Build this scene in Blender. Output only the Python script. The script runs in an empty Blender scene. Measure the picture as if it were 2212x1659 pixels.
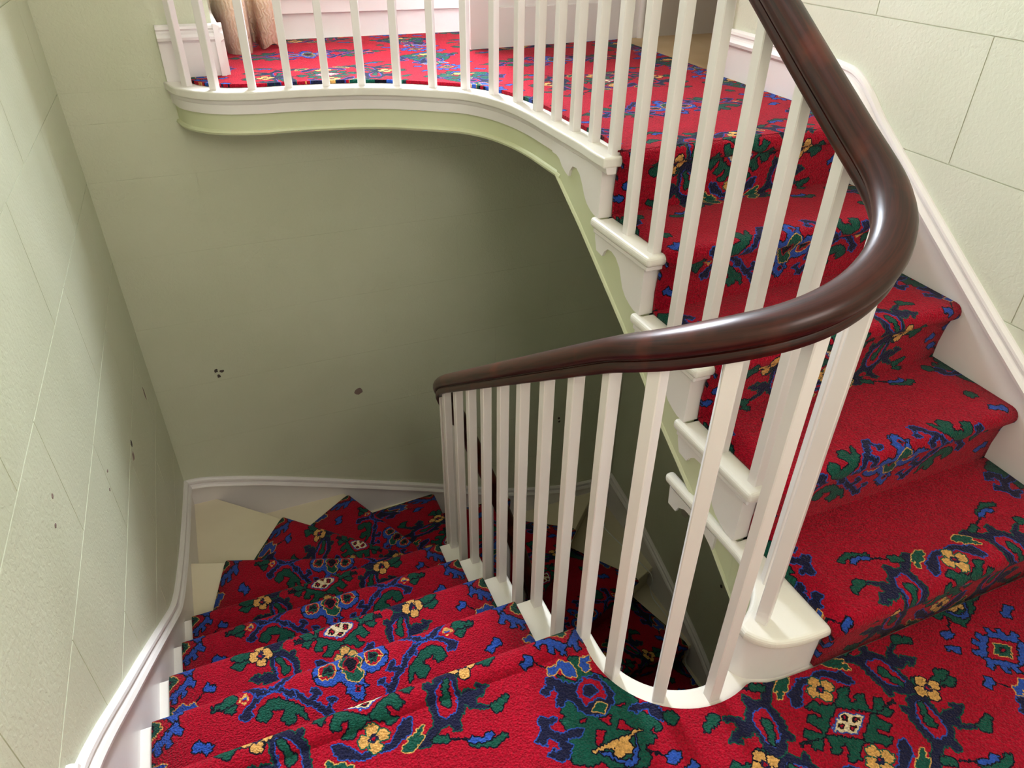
import bpy, math, random
import numpy as np
from mathutils import Vector, Matrix

# ------------------------------------------------------------------ camera
scene = bpy.context.scene
col = scene.collection
cam_d = bpy.data.cameras.new('camera')
cam = bpy.data.objects.new('camera', cam_d)
col.objects.link(cam)
scene.camera = cam
cam_d.sensor_width = 36.0
cam_d.lens = 36.0 * 1532.76 / 2212.0
cam_d.clip_start = 0.02
YAW, PITCH, ROLL = 0.40671, 0.59647, 0.01722
fw = Vector((math.sin(YAW) * math.cos(PITCH), math.cos(YAW) * math.cos(PITCH), -math.sin(PITCH)))
rt = Vector((math.cos(YAW), -math.sin(YAW), 0))
up = rt.cross(fw)
rt2 = math.cos(ROLL) * rt + math.sin(ROLL) * up
up2 = -math.sin(ROLL) * rt + math.cos(ROLL) * up
m = Matrix((rt2, up2, -fw)).transposed().to_4x4()
m.translation = Vector((-0.33022, 0.20586, 1.46022))
cam.matrix_world = m

# ------------------------------------------------------------------ light
scene.view_settings.view_transform = 'Standard'
scene.view_settings.look = 'None'
scene.view_settings.gamma = 1.0
scene.view_settings.use_curve_mapping = False
scene.view_settings.exposure = 0.0
world = bpy.data.worlds.new('sky')
scene.world = world
world.use_nodes = True
bg = world.node_tree.nodes['Background']
bg.inputs[0].default_value = (0.82, 0.90, 1.0, 1)
bg.inputs[1].default_value = 1.0


def area(name, loc, target, sx, sy, power, colour, spread=180):
    d = bpy.data.lights.new(name, 'AREA')
    d.shape = 'RECTANGLE'
    d.size, d.size_y = sx, sy
    d.energy = power
    d.color = colour
    d.spread = math.radians(spread)
    o = bpy.data.objects.new(name, d)
    col.objects.link(o)
    o.location = loc
    dirv = Vector(target) - Vector(loc)
    o.rotation_euler = dirv.to_track_quat('-Z', 'Z').to_euler()
    return o


# daylight from the tall landing window, plus two added fill lights: one above the well and
# one on the camera's side, both made up to lift the shade
area('window_daylight', (0.70, 5.3, 3.1), (0.40, 1.5, 0.7), 3.4, 2.2, 1350, (0.79, 0.885, 1.0))
area('window_bright_sky', (0.90, 5.3, 3.3), (0.40, 1.2, 0.5), 0.55, 0.7, 360, (0.86, 0.93, 1.0))
area('overhead_fill', (0.45, 1.55, 3.62), (0.45, 1.55, 0), 1.3, 1.3, 5, (1.0, 0.97, 0.93))
area('camera_side_fill', (0.35, -1.42, 2.3), (0.5, 1.6, 0.4), 1.1, 1.5, 52, (1.0, 0.90, 0.86))

# ------------------------------------------------------------------ helpers
def obj(name, verts, faces, mat=None, parent=None, smooth=False, bevel=0.0, seg=2, auto=True):
    me = bpy.data.meshes.new(name)
    me.from_pydata([tuple(v) for v in verts], [], faces)
    me.validate()
    me.update()
    o = bpy.data.objects.new(name, me)
    col.objects.link(o)
    if mat:
        me.materials.append(mat)
    if parent:
        o.parent = parent
    if smooth:
        me.polygons.foreach_set('use_smooth', [True] * len(me.polygons))
        if auto:
            try:
                me.set_sharp_from_angle(angle=math.radians(38))
            except Exception:
                pass
    if bevel:
        b = o.modifiers.new('bevel', 'BEVEL')
        b.width = bevel
        b.segments = seg
        b.limit_method = 'ANGLE'
        b.angle_limit = math.radians(40)
    return o


def tag(o, label=None, cat=None, group=None, kind=None):
    if label: o['label'] = label
    if cat: o['category'] = cat
    if group: o['group'] = group
    if kind: o['kind'] = kind
    return o


def empty(name, loc=(0, 0, 0)):
    o = bpy.data.objects.new(name, None)
    o.empty_display_size = 0.1
    col.objects.link(o)
    o.location = loc
    return o


def struct(o, label, cat):
    return tag(o, label, cat, kind='structure')


def prism(name, outline, z0, z1, mat, parent=None, bevel=0.0, seg=2, smooth=False):
    a = sum(outline[i][0] * outline[(i + 1) % len(outline)][1] - outline[(i + 1) % len(outline)][0] * outline[i][1] for i in range(len(outline)))
    if a < 0:
        outline = outline[::-1]
    n = len(outline)
    v = [(x, y, z0) for x, y in outline] + [(x, y, z1) for x, y in outline]
    f = [tuple(range(n - 1, -1, -1)), tuple(range(n, 2 * n))]
    f += [(i, (i + 1) % n, n + (i + 1) % n, n + i) for i in range(n)]
    return obj(name, v, f, mat, parent, smooth, bevel, seg)


def plate(name, pts, mapf, o0, o1, mat, parent=None, bevel=0.0, smooth=False):
    """outline in a wall's own (s, z) coordinates, extruded from offset o0 to o1; mapf(s, off, z) -> xyz"""
    n = len(pts)
    v = [mapf(s, o0, z) for s, z in pts] + [mapf(s, o1, z) for s, z in pts]
    f = [tuple(range(n - 1, -1, -1)), tuple(range(n, 2 * n))]
    f += [(i, (i + 1) % n, n + (i + 1) % n, n + i) for i in range(n)]
    o = obj(name, v, f, mat, parent, smooth, bevel)
    fix_normals(o)
    return o


def fix_normals(o):
    import bmesh
    bm = bmesh.new()
    bm.from_mesh(o.data)
    bmesh.ops.recalc_face_normals(bm, faces=bm.faces)
    bm.to_mesh(o.data)
    bm.free()


def box(name, x0, x1, y0, y1, z0, z1, mat, parent=None, bevel=0.0):
    return prism(name, [(x0, y0), (x1, y0), (x1, y1), (x0, y1)], z0, z1, mat, parent, bevel)


def sweep(name, path, prof, mat, parent=None, tilt=False, smooth=True, caps=True, uv=False):
    """closed profile (a sideways to the right of travel, b up) swept along a 3D path"""
    P = [Vector(p) for p in path]
    n, k = len(P), len(prof)
    verts, L = [], [0.0]
    for i in range(n):
        t = P[min(i + 1, n - 1)] - P[max(i - 1, 0)]
        h = Vector((t.x, t.y, 0)).normalized()
        s = Vector((h.y, -h.x, 0))
        u = s.cross(t.normalized()) if tilt else Vector((0, 0, 1))
        if u.z < 0:
            u = -u
        # mitre so that the section keeps its width round corners
        sc = 1.0
        if 0 < i < n - 1:
            a = P[i] - P[i - 1]; b = P[i + 1] - P[i]
            a.z = b.z = 0
            if a.length > 1e-6 and b.length > 1e-6:
                c = max(-1, min(1, a.normalized().dot(b.normalized())))
                sc = 1.0 / max(0.5, math.sqrt((1 + c) / 2))
        if i:
            L.append(L[-1] + (P[i] - P[i - 1]).length)
        for a, b in prof:
            verts.append(P[i] + s * a * sc + u * b)
    faces = []
    for i in range(n - 1):
        for j in range(k):
            faces.append((i * k + j, i * k + (j + 1) % k, (i + 1) * k + (j + 1) % k, (i + 1) * k + j))
    if caps:
        faces += [tuple(range(k - 1, -1, -1)), tuple((n - 1) * k + j for j in range(k))]
    o = obj(name, verts, faces, mat, parent, False)
    if uv:
        uvl = o.data.uv_layers.new(name='UVMap')
        for p in o.data.polygons:
            for li in p.loop_indices:
                vi = o.data.loops[li].vertex_index
                uvl.data[li].uv = ((vi % k) / k, L[vi // k])
    fix_normals(o)
    if smooth:
        o.data.polygons.foreach_set('use_smooth', [True] * len(o.data.polygons))
        o.data.set_sharp_from_angle(angle=math.radians(35))
    return o


def catmull(pts, n=6):
    P = [np.array(p, float) for p in pts]
    P = [2 * P[0] - P[1]] + P + [2 * P[-1] - P[-2]]
    out = []
    for i in range(1, len(P) - 2):
        for j in range(n):
            t = j / n
            a, b, c, d = P[i - 1], P[i], P[i + 1], P[i + 2]
            out.append(0.5 * ((2 * b) + (-a + c) * t + (2 * a - 5 * b + 4 * c - d) * t * t + (-a + 3 * b - 3 * c + d) * t ** 3))
    out.append(P[-2])
    return [tuple(p) for p in out]


def lerp_table(tab, x):
    xs = [a for a, b in tab]
    ys = [b for a, b in tab]
    return float(np.interp(x, xs, ys))


def offset_path(pts, d):
    """plan polyline moved d to the left of travel"""
    out = []
    n = len(pts)
    for i in range(n):
        a = pts[max(i - 1, 0)]
        b = pts[min(i + 1, n - 1)]
        tx, ty = b[0] - a[0], b[1] - a[1]
        l = math.hypot(tx, ty)
        out.append((pts[i][0] - ty / l * d, pts[i][1] + tx / l * d))
    return out


# ------------------------------------------------------------------ carpet pattern (drawn here, tile 1.9 m x 0.878 m, half drop)
COMB=[
('G', 'K', [(0, -31), (16, -20), (40, -1), (62, 13), (133, 14), (124, 1), (98, 6), (105, -5), (110, -15), (94, -24), (84, -13), (72, -2), (65, -10), (72, -25), (81, -38), (66, -47), (57, -42), (57, -34), (42, -31), (39, -38), (45, -51), (62, -61), (52, -68), (33, -69), (29, -57), (-2, -44)]),
('N', 'G', [(201, 10), (216, 5), (210, -7), (204, -13), (203, -29), (200, -48), (200, -66), (212, -56), (225, -58), (236, -64), (244, -62), (234, -54), (240, -50), (266, -63), (253, -70), (242, -80), (228, -77), (229, -86), (225, -94), (249, -108), (245, -115), (211, -99), (207, -91), (202, -86), (197, -98), (186, -107), (177, -119), (179, -133), (169, -138), (161, -132), (158, -119), (140, -116), (129, -125), (114, -139), (100, -148), (82, -140), (100, -125), (121, -108), (129, -99), (129, -81), (128, -62), (130, -45), (137, -37), (131, -25), (133, -14), (142, -16), (150, -24), (158, -11), (174, 4)]),
('R', 'B', [(182, -19), (191, -28), (189, -47), (188, -72), (185, -87), (174, -96), (154, -100), (146, -93), (146, -72), (148, -53), (156, -37), (169, -27)]),
('G', 'K', [(179, -20), (188, -25), (177, -48), (174, -73), (169, -80), (154, -71), (155, -57), (164, -51), (167, -38)]),
('G', 'K', [(250, -10), (260, 4), (272, 12), (286, 5), (308, -8), (296, -19), (281, -26), (275, -21), (270, -13)]),
('G', 'K', [(206, -10), (218, 3), (232, -4), (231, -15), (222, -29), (209, -27)]),
('G', 'K', [(250, -110), (262, -106), (278, -103), (292, -96), (299, -106), (290, -116), (281, -117), (276, -127), (261, -130), (251, -120)]),
('G', 'K', [(117, -129), (127, -131), (144, -138), (146, -152), (138, -156), (122, -148), (111, -138)]),
('K', 'K', [(149, -145), (182, -160), (179, -166), (148, -150)]),
('B', 'K', [(181, -165), (192, -161), (213, -171), (228, -162), (237, -171), (226, -182), (205, -181), (181, -171)]),
('G', 'K', [(181, -172), (206, -183), (225, -185), (240, -182), (253, -175), (262, -184), (253, -193), (228, -199), (181, -179)]),
('Y', 'G', [(0, -80)]),
('N', 'B', [(57, -81), (68, -70), (83, -70), (83, -84), (77, -97), (75, -105), (63, -106), (35, -123), (14, -122), (-15, -111), (-10, -107), (14, -109), (30, -110), (41, -99)]),
('G', 'Y', [(94, -99), (104, -102), (100, -111), (90, -117), (101, -121), (89, -131), (67, -144), (47, -136), (55, -126), (72, -112), (84, -111)]),
('B', 'K', [(352, -46), (362, -45), (371, -31), (386, -42), (380, -52), (368, -56), (356, -62)]),
]
MED=[
('B', 'K', [(7, 458), (26, 438), (44, 445), (62, 442), (87, 429), (95, 416), (91, 397), (82, 387), (64, 381), (47, 378), (34, 385), (27, 377), (19, 364), (30, 350), (16, 345), (8, 330), (-6, 321), (-16, 334), (-17, 349), (-5, 363), (-2, 414)]),
('R', 'Y', [(40, 422), (58, 426), (84, 415), (74, 402), (54, 397), (41, 404)]),
('K', 'G', [(46, 418), (59, 423), (70, 416), (63, 407), (51, 404)]),
('G', 'Y', [(4, 445), (18, 441), (17, 429), (29, 413), (17, 398), (16, 385), (6, 372), (-9, 368), (-21, 375), (-25, 388), (-2, 414)]),
('K', 'R', [(-10, 354), (-1, 358), (3, 349), (-6, 345)]),
('K', 'R', [(-2, 414)]),
('N', 'B', [(170, 398), (164, 384), (153, 392), (143, 378), (122, 353), (112, 352), (99, 334), (86, 315), (65, 316), (71, 328), (66, 338), (49, 343), (53, 352), (73, 354), (65, 342), (80, 332), (91, 347), (106, 360), (82, 370), (91, 385), (105, 390), (108, 382), (99, 378), (116, 366), (130, 383), (142, 399), (159, 402)]),
('N', 'B', [(158, 441), (181, 426), (210, 430), (239, 452), (256, 452), (248, 438), (229, 429), (201, 420), (170, 423), (155, 429)]),
('N', 'B', [(147, 400), (172, 412), (200, 417), (230, 415), (255, 398), (276, 380), (268, 363), (245, 369), (250, 384), (236, 399), (215, 411), (190, 411), (169, 403), (159, 385), (142, 383)]),
('G', 'K', [(134, 355), (161, 375), (182, 392), (209, 394), (230, 382), (239, 362), (228, 351), (211, 348), (203, 361), (208, 372), (176, 363), (173, 354), (186, 343), (168, 320), (150, 330), (151, 342), (147, 344), (130, 323), (124, 320)]),
('G', 'K', [(269, 440), (281, 452), (302, 445), (299, 431), (325, 438), (339, 421), (326, 410), (305, 408), (309, 403), (291, 390), (279, 405), (272, 418), (283, 424), (268, 430)]),
('Y', 'R', [(250, 437), (267, 434), (279, 422), (266, 407), (257, 404), (248, 428)]),
('B', 'B', [(254, 432), (265, 428), (267, 413), (256, 411)]),
('B', 'K', [(335, 336), (362, 348), (370, 360), (385, 348), (383, 336), (365, 333), (352, 322)]),
('B', 'K', [(377, 431), (383, 439), (400, 430), (417, 436), (413, 448), (439, 445), (416, 425), (420, 413), (440, 391), (459, 373), (445, 354), (420, 364), (436, 375), (424, 387), (418, 379), (402, 391), (414, 405), (403, 423), (385, 415)]),
('Y', 'K', [(445, 421)]),
]
PALM=[
('G', 'K', [(419, -94), (432, -114), (454, -132), (460, -120), (466, -104), (459, -73), (466, -67), (484, -74), (477, -94), (477, -114), (489, -119), (501, -129), (526, -156), (543, -181), (553, -204), (559, -224), (532, -226), (525, -240), (547, -242), (561, -261), (572, -279), (575, -292), (564, -301), (556, -296), (562, -284), (543, -293), (549, -305), (537, -318), (528, -316), (521, -310), (514, -324), (516, -337), (501, -357), (427, -327), (418, -309), (395, -311), (384, -304), (363, -292), (364, -279), (379, -254), (367, -244), (393, -244), (412, -234), (405, -227), (380, -221), (380, -200), (397, -198), (389, -183), (394, -173), (418, -163), (422, -188)]),
('N', 'B', [(390, -98), (400, -97), (413, -106), (420, -118), (447, -134), (473, -127), (500, -131), (509, -158), (516, -189), (499, -209), (476, -222), (460, -221), (442, -209), (426, -193), (424, -172), (409, -159), (398, -171), (385, -168), (390, -151), (401, -144), (402, -121), (390, -127), (385, -137), (372, -135), (366, -122), (386, -113)]),
('R', 'B', [(472, -127), (501, -149), (496, -188), (491, -191), (479, -180), (446, -189), (439, -152)]),
('N', 'B', [(470, -144), (484, -155), (484, -171), (463, -176), (453, -165), (457, -151)]),
('G', 'Y', [(469, -192), (490, -202), (475, -218), (452, -208)]),
('B', 'Y', [(406, -74), (423, -77), (439, -67), (461, -80), (462, -102), (459, -118), (437, -111), (432, -87), (420, -91), (412, -98), (402, -94)]),
('B', 'Y', [(485, -78), (510, -84), (507, -95), (495, -95), (498, -113), (481, -116), (478, -98)]),
('B', 'K', [(352, -45), (365, -42), (371, -32), (384, -45), (381, -52), (368, -55), (358, -62)]),
('K', 'K', [(383, -50), (404, -71), (400, -75), (382, -53)]),
('N', 'B', [(336, -177), (349, -178), (355, -187), (371, -185), (370, -196), (350, -200), (346, -206), (370, -228), (405, -227), (418, -235), (404, -247), (382, -241), (366, -245), (380, -257), (360, -276), (344, -280), (330, -268), (321, -256), (338, -249), (342, -254), (336, -257), (352, -259), (356, -244), (350, -231), (335, -225), (327, -237), (310, -221), (320, -214), (332, -203), (334, -188)]),
('R', 'K', [(441, -246), (458, -256), (439, -274), (428, -277), (428, -268)]),
('R', 'K', [(488, -256), (501, -245), (504, -264), (515, -272), (511, -275), (482, -261)]),
('R', 'K', [(457, -224), (471, -231), (485, -225), (472, -249), (465, -238)]),
('R', 'K', [(418, -214), (432, -215), (426, -224), (417, -220)]),
('R', 'K', [(508, -213), (530, -215), (516, -221)]),
('Y', 'K', [(410, -284), (434, -282), (453, -284), (462, -277), (473, -284), (481, -277), (496, -284), (510, -277), (534, -284), (511, -284), (491, -292), (494, -309), (484, -318), (470, -312), (459, -318), (449, -310), (456, -296), (439, -289), (414, -291)]),
('B', 'K', [(423, -291), (444, -299), (445, -311), (459, -325), (478, -330), (499, -311), (512, -286), (503, -313), (485, -340), (464, -339), (439, -311)]),
('N', 'B', [(527, -234), (540, -226), (570, -233), (588, -240), (591, -259), (598, -273), (590, -285), (576, -277), (563, -261), (569, -248), (555, -241), (539, -244)]),
('K', 'K', [(521, -310), (522, -327), (539, -339), (547, -351), (544, -353), (518, -330)]),
('B', 'K', [(547, -351), (565, -345), (578, -355), (573, -366), (556, -371), (544, -363)]),
]

TW, TH = 1900, 878
PALETTE = dict(R=(158, 5, 34), N=(24, 27, 56), G=(16, 76, 62), B=(40, 76, 162), Y=(204, 152, 84), W=(214, 196, 164), K=(11, 13, 28))
KEYS = list(PALETTE)


def carpet_tile():
    rng = np.random.RandomState(4)
    lab = np.zeros((TH, TW), np.uint8)

    def smooth_noise(seed, cell):
        r = np.random.RandomState(seed)
        g = r.rand(TH // cell + 2, TW // cell + 2)
        yy, xx = np.mgrid[0:TH, 0:TW] / cell
        yi, xi = yy.astype(int), xx.astype(int)
        fy, fx = yy - yi, xx - xi
        return (g[yi, xi] * (1 - fy) * (1 - fx) + g[yi + 1, xi] * fy * (1 - fx) + g[yi, xi + 1] * (1 - fy) * fx + g[yi + 1, xi + 1] * fy * fx) - 0.5

    jx, jy = smooth_noise(1, 4) * 7, smooth_noise(2, 4) * 7

    def fill(poly, c, out, ow=3):
        P = np.array(poly, float)
        x0, y0 = np.floor(P.min(0)).astype(int) - 10
        x1, y1 = np.ceil(P.max(0)).astype(int) + 10
        yy, xx = np.mgrid[y0:y1, x0:x1]
        wy, wx = yy % TH, xx % TW
        sx = xx + jx[wy, wx]
        sy = yy + jy[wy, wx]
        ins = np.zeros(xx.shape, bool)
        n = len(P)
        for i in range(n):
            (ax, ay), (bx, by) = P[i], P[(i + 1) % n]
            if ay == by:
                continue
            cond = ((ay > sy) != (by > sy)) & (sx < (bx - ax) * (sy - ay) / (by - ay) + ax)
            ins ^= cond
        if out and out != c:
            d = ins.copy()
            for k in range(ow):
                e = d.copy()
                e[1:] |= d[:-1]; e[:-1] |= d[1:]
                e[:, 1:] |= d[:, :-1]; e[:, :-1] |= d[:, 1:]
                d = e
            lab[wy[d], wx[d]] = KEYS.index(out)
        lab[wy[ins], wx[ins]] = KEYS.index(c)

    def flower(cx, cy, r, ring, petal='Y', eye='N'):
        for k in range(4):
            a = k * math.pi / 2 + 0.0
            px, py = cx + math.cos(a) * r * 0.62, cy + math.sin(a) * r * 0.62
            q = [(px + math.cos(b) * r * 0.44, py + math.sin(b) * r * 0.44) for b in np.linspace(0, 2 * math.pi, 9)[:-1]]
            fill(q, petal, ring, 3)
        for k in range(4):
            a = k * math.pi / 2
            px, py = cx + math.cos(a) * r * 0.62, cy + math.sin(a) * r * 0.62
            q = [(px + math.cos(b) * r * 0.42, py + math.sin(b) * r * 0.42) for b in np.linspace(0, 2 * math.pi, 9)[:-1]]
            fill(q, petal, None)
        fill([(cx + dx * r * 0.4, cy + dy * r * 0.4) for dx, dy in ((1, 0), (0, 1), (-1, 0), (0, -1))], eye, None)
        fill([(cx + dx * r * 0.16, cy + dy * r * 0.16) for dx, dy in ((1, 0), (0, 1), (-1, 0), (0, -1))], 'R', None)

    def diamond(cx, cy, a, b):
        return [(cx + a, cy), (cx, cy + b), (cx - a, cy), (cx, cy - b)]

    for c in (0, 1):
        U0, V0 = 475 + 950 * c, 439 * c
        for su in (1, -1):
            for co, oc, poly in PALM:
                if len(poly) > 2:
                    fill([(U0 + su * u, V0 + v) for u, v in poly], co, oc)
    for c in (0, 1):
        U0, V0 = 475 + 950 * c, 439 * c
        # blue combed lozenges along the seams
        for vv in (0, 439):
            cx, cy = U0 + 475, V0 + vv
            for sx in (1, -1):
                for sy in (1, -1):
                    q = [(0, 52), (14, 52), (16, 70), (30, 66), (30, 48), (40, 40), (46, 58), (62, 50), (54, 32), (66, 22), (84, 34), (92, 20), (78, 10), (78, 0), (44, 0), (0, 34)]
                    fill([(cx + sx * a * 0.8, cy + sy * b * 0.86) for a, b in q], 'B', 'K')
            fill(diamond(cx, cy, 48, 38), 'R', 'K')
            fill(diamond(cx, cy, 28, 22), 'G', 'Y')
            fill(diamond(cx, cy, 13, 10), 'K', None)
            fill(diamond(cx, cy, 7, 5), 'R', None)
        for su in (1, -1):
            for sv in (1, -1):
                for co, oc, poly in COMB:
                    if len(poly) == 1:
                        continue
                    fill([(U0 + su * u, V0 + sv * min(v, 2)) for u, v in poly], co, oc)
                for co, oc, poly in MED[:-2]:
                    if len(poly) < 3:
                        continue
                    fill([(U0 + su * u, V0 + 439 + sv * (min(v + 25, 441) - 439)) for u, v in poly], co, oc)
        for sv in (1, -1):
            flower(U0, V0 + sv * 86, 31, 'G')
        for su in (1, -1):
            flower(U0 + su * 226, V0 - 4, 30, 'K')
        # heart of the green combed lozenge
        fill(diamond(U0, V0, 62, 37), 'R', 'K')
        fill(diamond(U0, V0, 43, 25), 'W', 'B')
        for dx, dy in ((20, 0), (-20, 0), (0, 12), (0, -12)):
            fill(diamond(U0 + dx, V0 + dy, 11, 8), 'K', 'Y', 1)
            fill(diamond(U0 + dx, V0 + dy, 5, 4), 'R', None)
        fill(diamond(U0, V0 + 439, 20, 17), 'K', 'R')
        # buds on stems
        for su in (1, -1):
            for v in (150, 290):
                fill([(U0 + su * (330 + a), V0 + v + b) for a, b in ((0, 0), (18, -12), (34, 2), (28, 20), (8, 18))], 'G', 'K')
    rgb = np.array([PALETTE[k] for k in KEYS], np.float32)[lab] / 255.0
    rgb *= (0.93 + 0.14 * np.random.RandomState(9).rand(TH, TW, 1)).astype(np.float32)
    px = np.ones((TH, TW, 4), np.float32)
    px[..., :3] = np.clip(rgb, 0, 1)
    img = bpy.data.images.new('woven_carpet_pattern', TW, TH)
    img.pixels.foreach_set(px.ravel())
    img.update()
    img.pack()
    return img


# ------------------------------------------------------------------ materials
def mat(name):
    m_ = bpy.data.materials.new(name)
    m_.use_nodes = True
    nt = m_.node_tree
    return m_, nt, nt.nodes['Principled BSDF'], nt.nodes.new, nt.links.new


def srgb(r, g, b):
    return tuple(((c / 255) / 12.92 if c / 255 <= 0.04045 else ((c / 255 + 0.055) / 1.055) ** 2.4) for c in (r, g, b)) + (1,)


def painted(name, c1, c2, rough, bump, scale, detail=4, dist=0.002, streak=None):
    m_, nt, b, N, Lk = mat(name)
    tc = N('ShaderNodeTexCoord')
    n1 = N('ShaderNodeTexNoise'); n1.inputs['Scale'].default_value = 2.3; n1.inputs['Detail'].default_value = 5
    Lk(tc.outputs['Object'], n1.inputs['Vector'])
    r1 = N('ShaderNodeValToRGB')
    r1.color_ramp.elements[0].position = 0.35; r1.color_ramp.elements[1].position = 0.68
    r1.color_ramp.elements[0].color = c1; r1.color_ramp.elements[1].color = c2
    Lk(n1.outputs['Fac'], r1.inputs['Fac'])
    Lk(r1.outputs['Color'], b.inputs['Base Color'])
    b.inputs['Roughness'].default_value = rough
    n2 = N('ShaderNodeTexNoise'); n2.inputs['Scale'].default_value = scale; n2.inputs['Detail'].default_value = detail
    n2.inputs['Distortion'].default_value = 0.6
    src = tc.outputs['Object']
    if streak:
        mp = N('ShaderNodeMapping'); mp.inputs['Scale'].default_value = streak
        Lk(src, mp.inputs['Vector']); src = mp.outputs['Vector']
    Lk(src, n2.inputs['Vector'])
    bp_ = N('ShaderNodeBump'); bp_.inputs['Strength'].default_value = bump; bp_.inputs['Distance'].default_value = dist
    Lk(n2.outputs['Fac'], bp_.inputs['Height'])
    Lk(bp_.outputs['Normal'], b.inputs['Normal'])
    return m_


M_WHITE = painted('white_gloss_paint', srgb(230, 222, 219), srgb(238, 231, 228), 0.32, 0.25, 60, 3, 0.001)
M_TREAD = painted('cream_floor_paint', srgb(228, 222, 212), srgb(238, 233, 224), 0.38, 0.3, 90, 3, 0.001)
M_CREAM_SHADE = painted('cream_paint_in_shade', srgb(222, 208, 178), srgb(232, 220, 192), 0.42, 0.3, 90, 3, 0.001)  # the floor paint again, warmer and darker to paint in the winders' shade
M_GREEN = painted('pale_green_wall_paint', srgb(203, 205, 178), srgb(210, 211, 186), 0.42, 0.55, 85, 6, 0.003)
M_GREEN_R = painted('pale_green_textured_paint', srgb(209, 211, 189), srgb(216, 217, 197), 0.5, 0.5, 95, 6, 0.003)
M_STRING = painted('green_string_paint', srgb(204, 207, 168), srgb(210, 212, 177), 0.45, 0.2, 50, 3, 0.001)
M_CEIL = painted('white_ceiling_paint', srgb(232, 228, 220), srgb(238, 234, 228), 0.8, 0.2, 40)
M_BEIGE = painted('beige_carpet_pile', srgb(190, 160, 120), srgb(206, 176, 136), 0.95, 0.8, 500, 3, 0.004)
M_ROOM = painted('beige_room_wall', srgb(196, 184, 172), srgb(204, 192, 180), 0.7, 0.2, 60)
M_CHIP = painted('bare_dark_plaster', srgb(52, 46, 42), srgb(96, 84, 78), 0.9, 0.8, 120)
M_CHIP2 = painted('bare_pink_plaster', srgb(120, 98, 92), srgb(150, 126, 118), 0.9, 0.8, 120)
M_PLASTIC = painted('white_plastic', srgb(228, 226, 220), srgb(234, 232, 226), 0.35, 0.05, 40)


def wood_mat():
    m_, nt, b, N, Lk = mat('dark_polished_mahogany')
    uvn = N('ShaderNodeUVMap'); uvn.uv_map = 'UVMap'
    mp = N('ShaderNodeMapping'); mp.inputs['Scale'].default_value = (26, 4.0, 1)
    Lk(uvn.outputs['UV'], mp.inputs['Vector'])
    n1 = N('ShaderNodeTexNoise'); n1.inputs['Scale'].default_value = 1.6; n1.inputs['Detail'].default_value = 8; n1.inputs['Distortion'].default_value = 1.2
    Lk(mp.outputs['Vector'], n1.inputs['Vector'])
    tc = N('ShaderNodeTexCoord')
    n2 = N('ShaderNodeTexNoise'); n2.inputs['Scale'].default_value = 7; n2.inputs['Detail'].default_value = 4
    Lk(tc.outputs['Object'], n2.inputs['Vector'])
    r1 = N('ShaderNodeValToRGB')
    r1.color_ramp.elements[0].position = 0.3; r1.color_ramp.elements[1].position = 0.75
    r1.color_ramp.elements[0].color = srgb(30, 9, 8); r1.color_ramp.elements[1].color = srgb(70, 24, 17)
    Lk(n1.outputs['Fac'], r1.inputs['Fac'])
    r2 = N('ShaderNodeValToRGB')
    r2.color_ramp.elements[0].position = 0.56; r2.color_ramp.elements[1].position = 0.72
    r2.color_ramp.elements[0].color = (0, 0, 0, 1); r2.color_ramp.elements[1].color = (0.75, 0.75, 0.75, 1)
    Lk(n2.outputs['Fac'], r2.inputs['Fac'])
    mx = N('ShaderNodeMix'); mx.data_type = 'RGBA'
    Lk(r2.outputs['Color'], mx.inputs['Factor'])
    Lk(r1.outputs['Color'], mx.inputs[6])
    mx.inputs[7].default_value = srgb(104, 42, 26)
    Lk(mx.outputs[2], b.inputs['Base Color'])
    b.inputs['Roughness'].default_value = 0.34
    b.inputs['Specular IOR Level'].default_value = 0.32
    b.inputs['Coat Weight'].default_value = 0.10
    b.inputs['Coat Roughness'].default_value = 0.16
    bp_ = N('ShaderNodeBump'); bp_.inputs['Strength'].default_value = 0.12; bp_.inputs['Distance'].default_value = 0.001
    Lk(n1.outputs['Fac'], bp_.inputs['Height']); Lk(bp_.outputs['Normal'], b.inputs['Normal'])
    return m_


M_WOOD = wood_mat()


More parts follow.
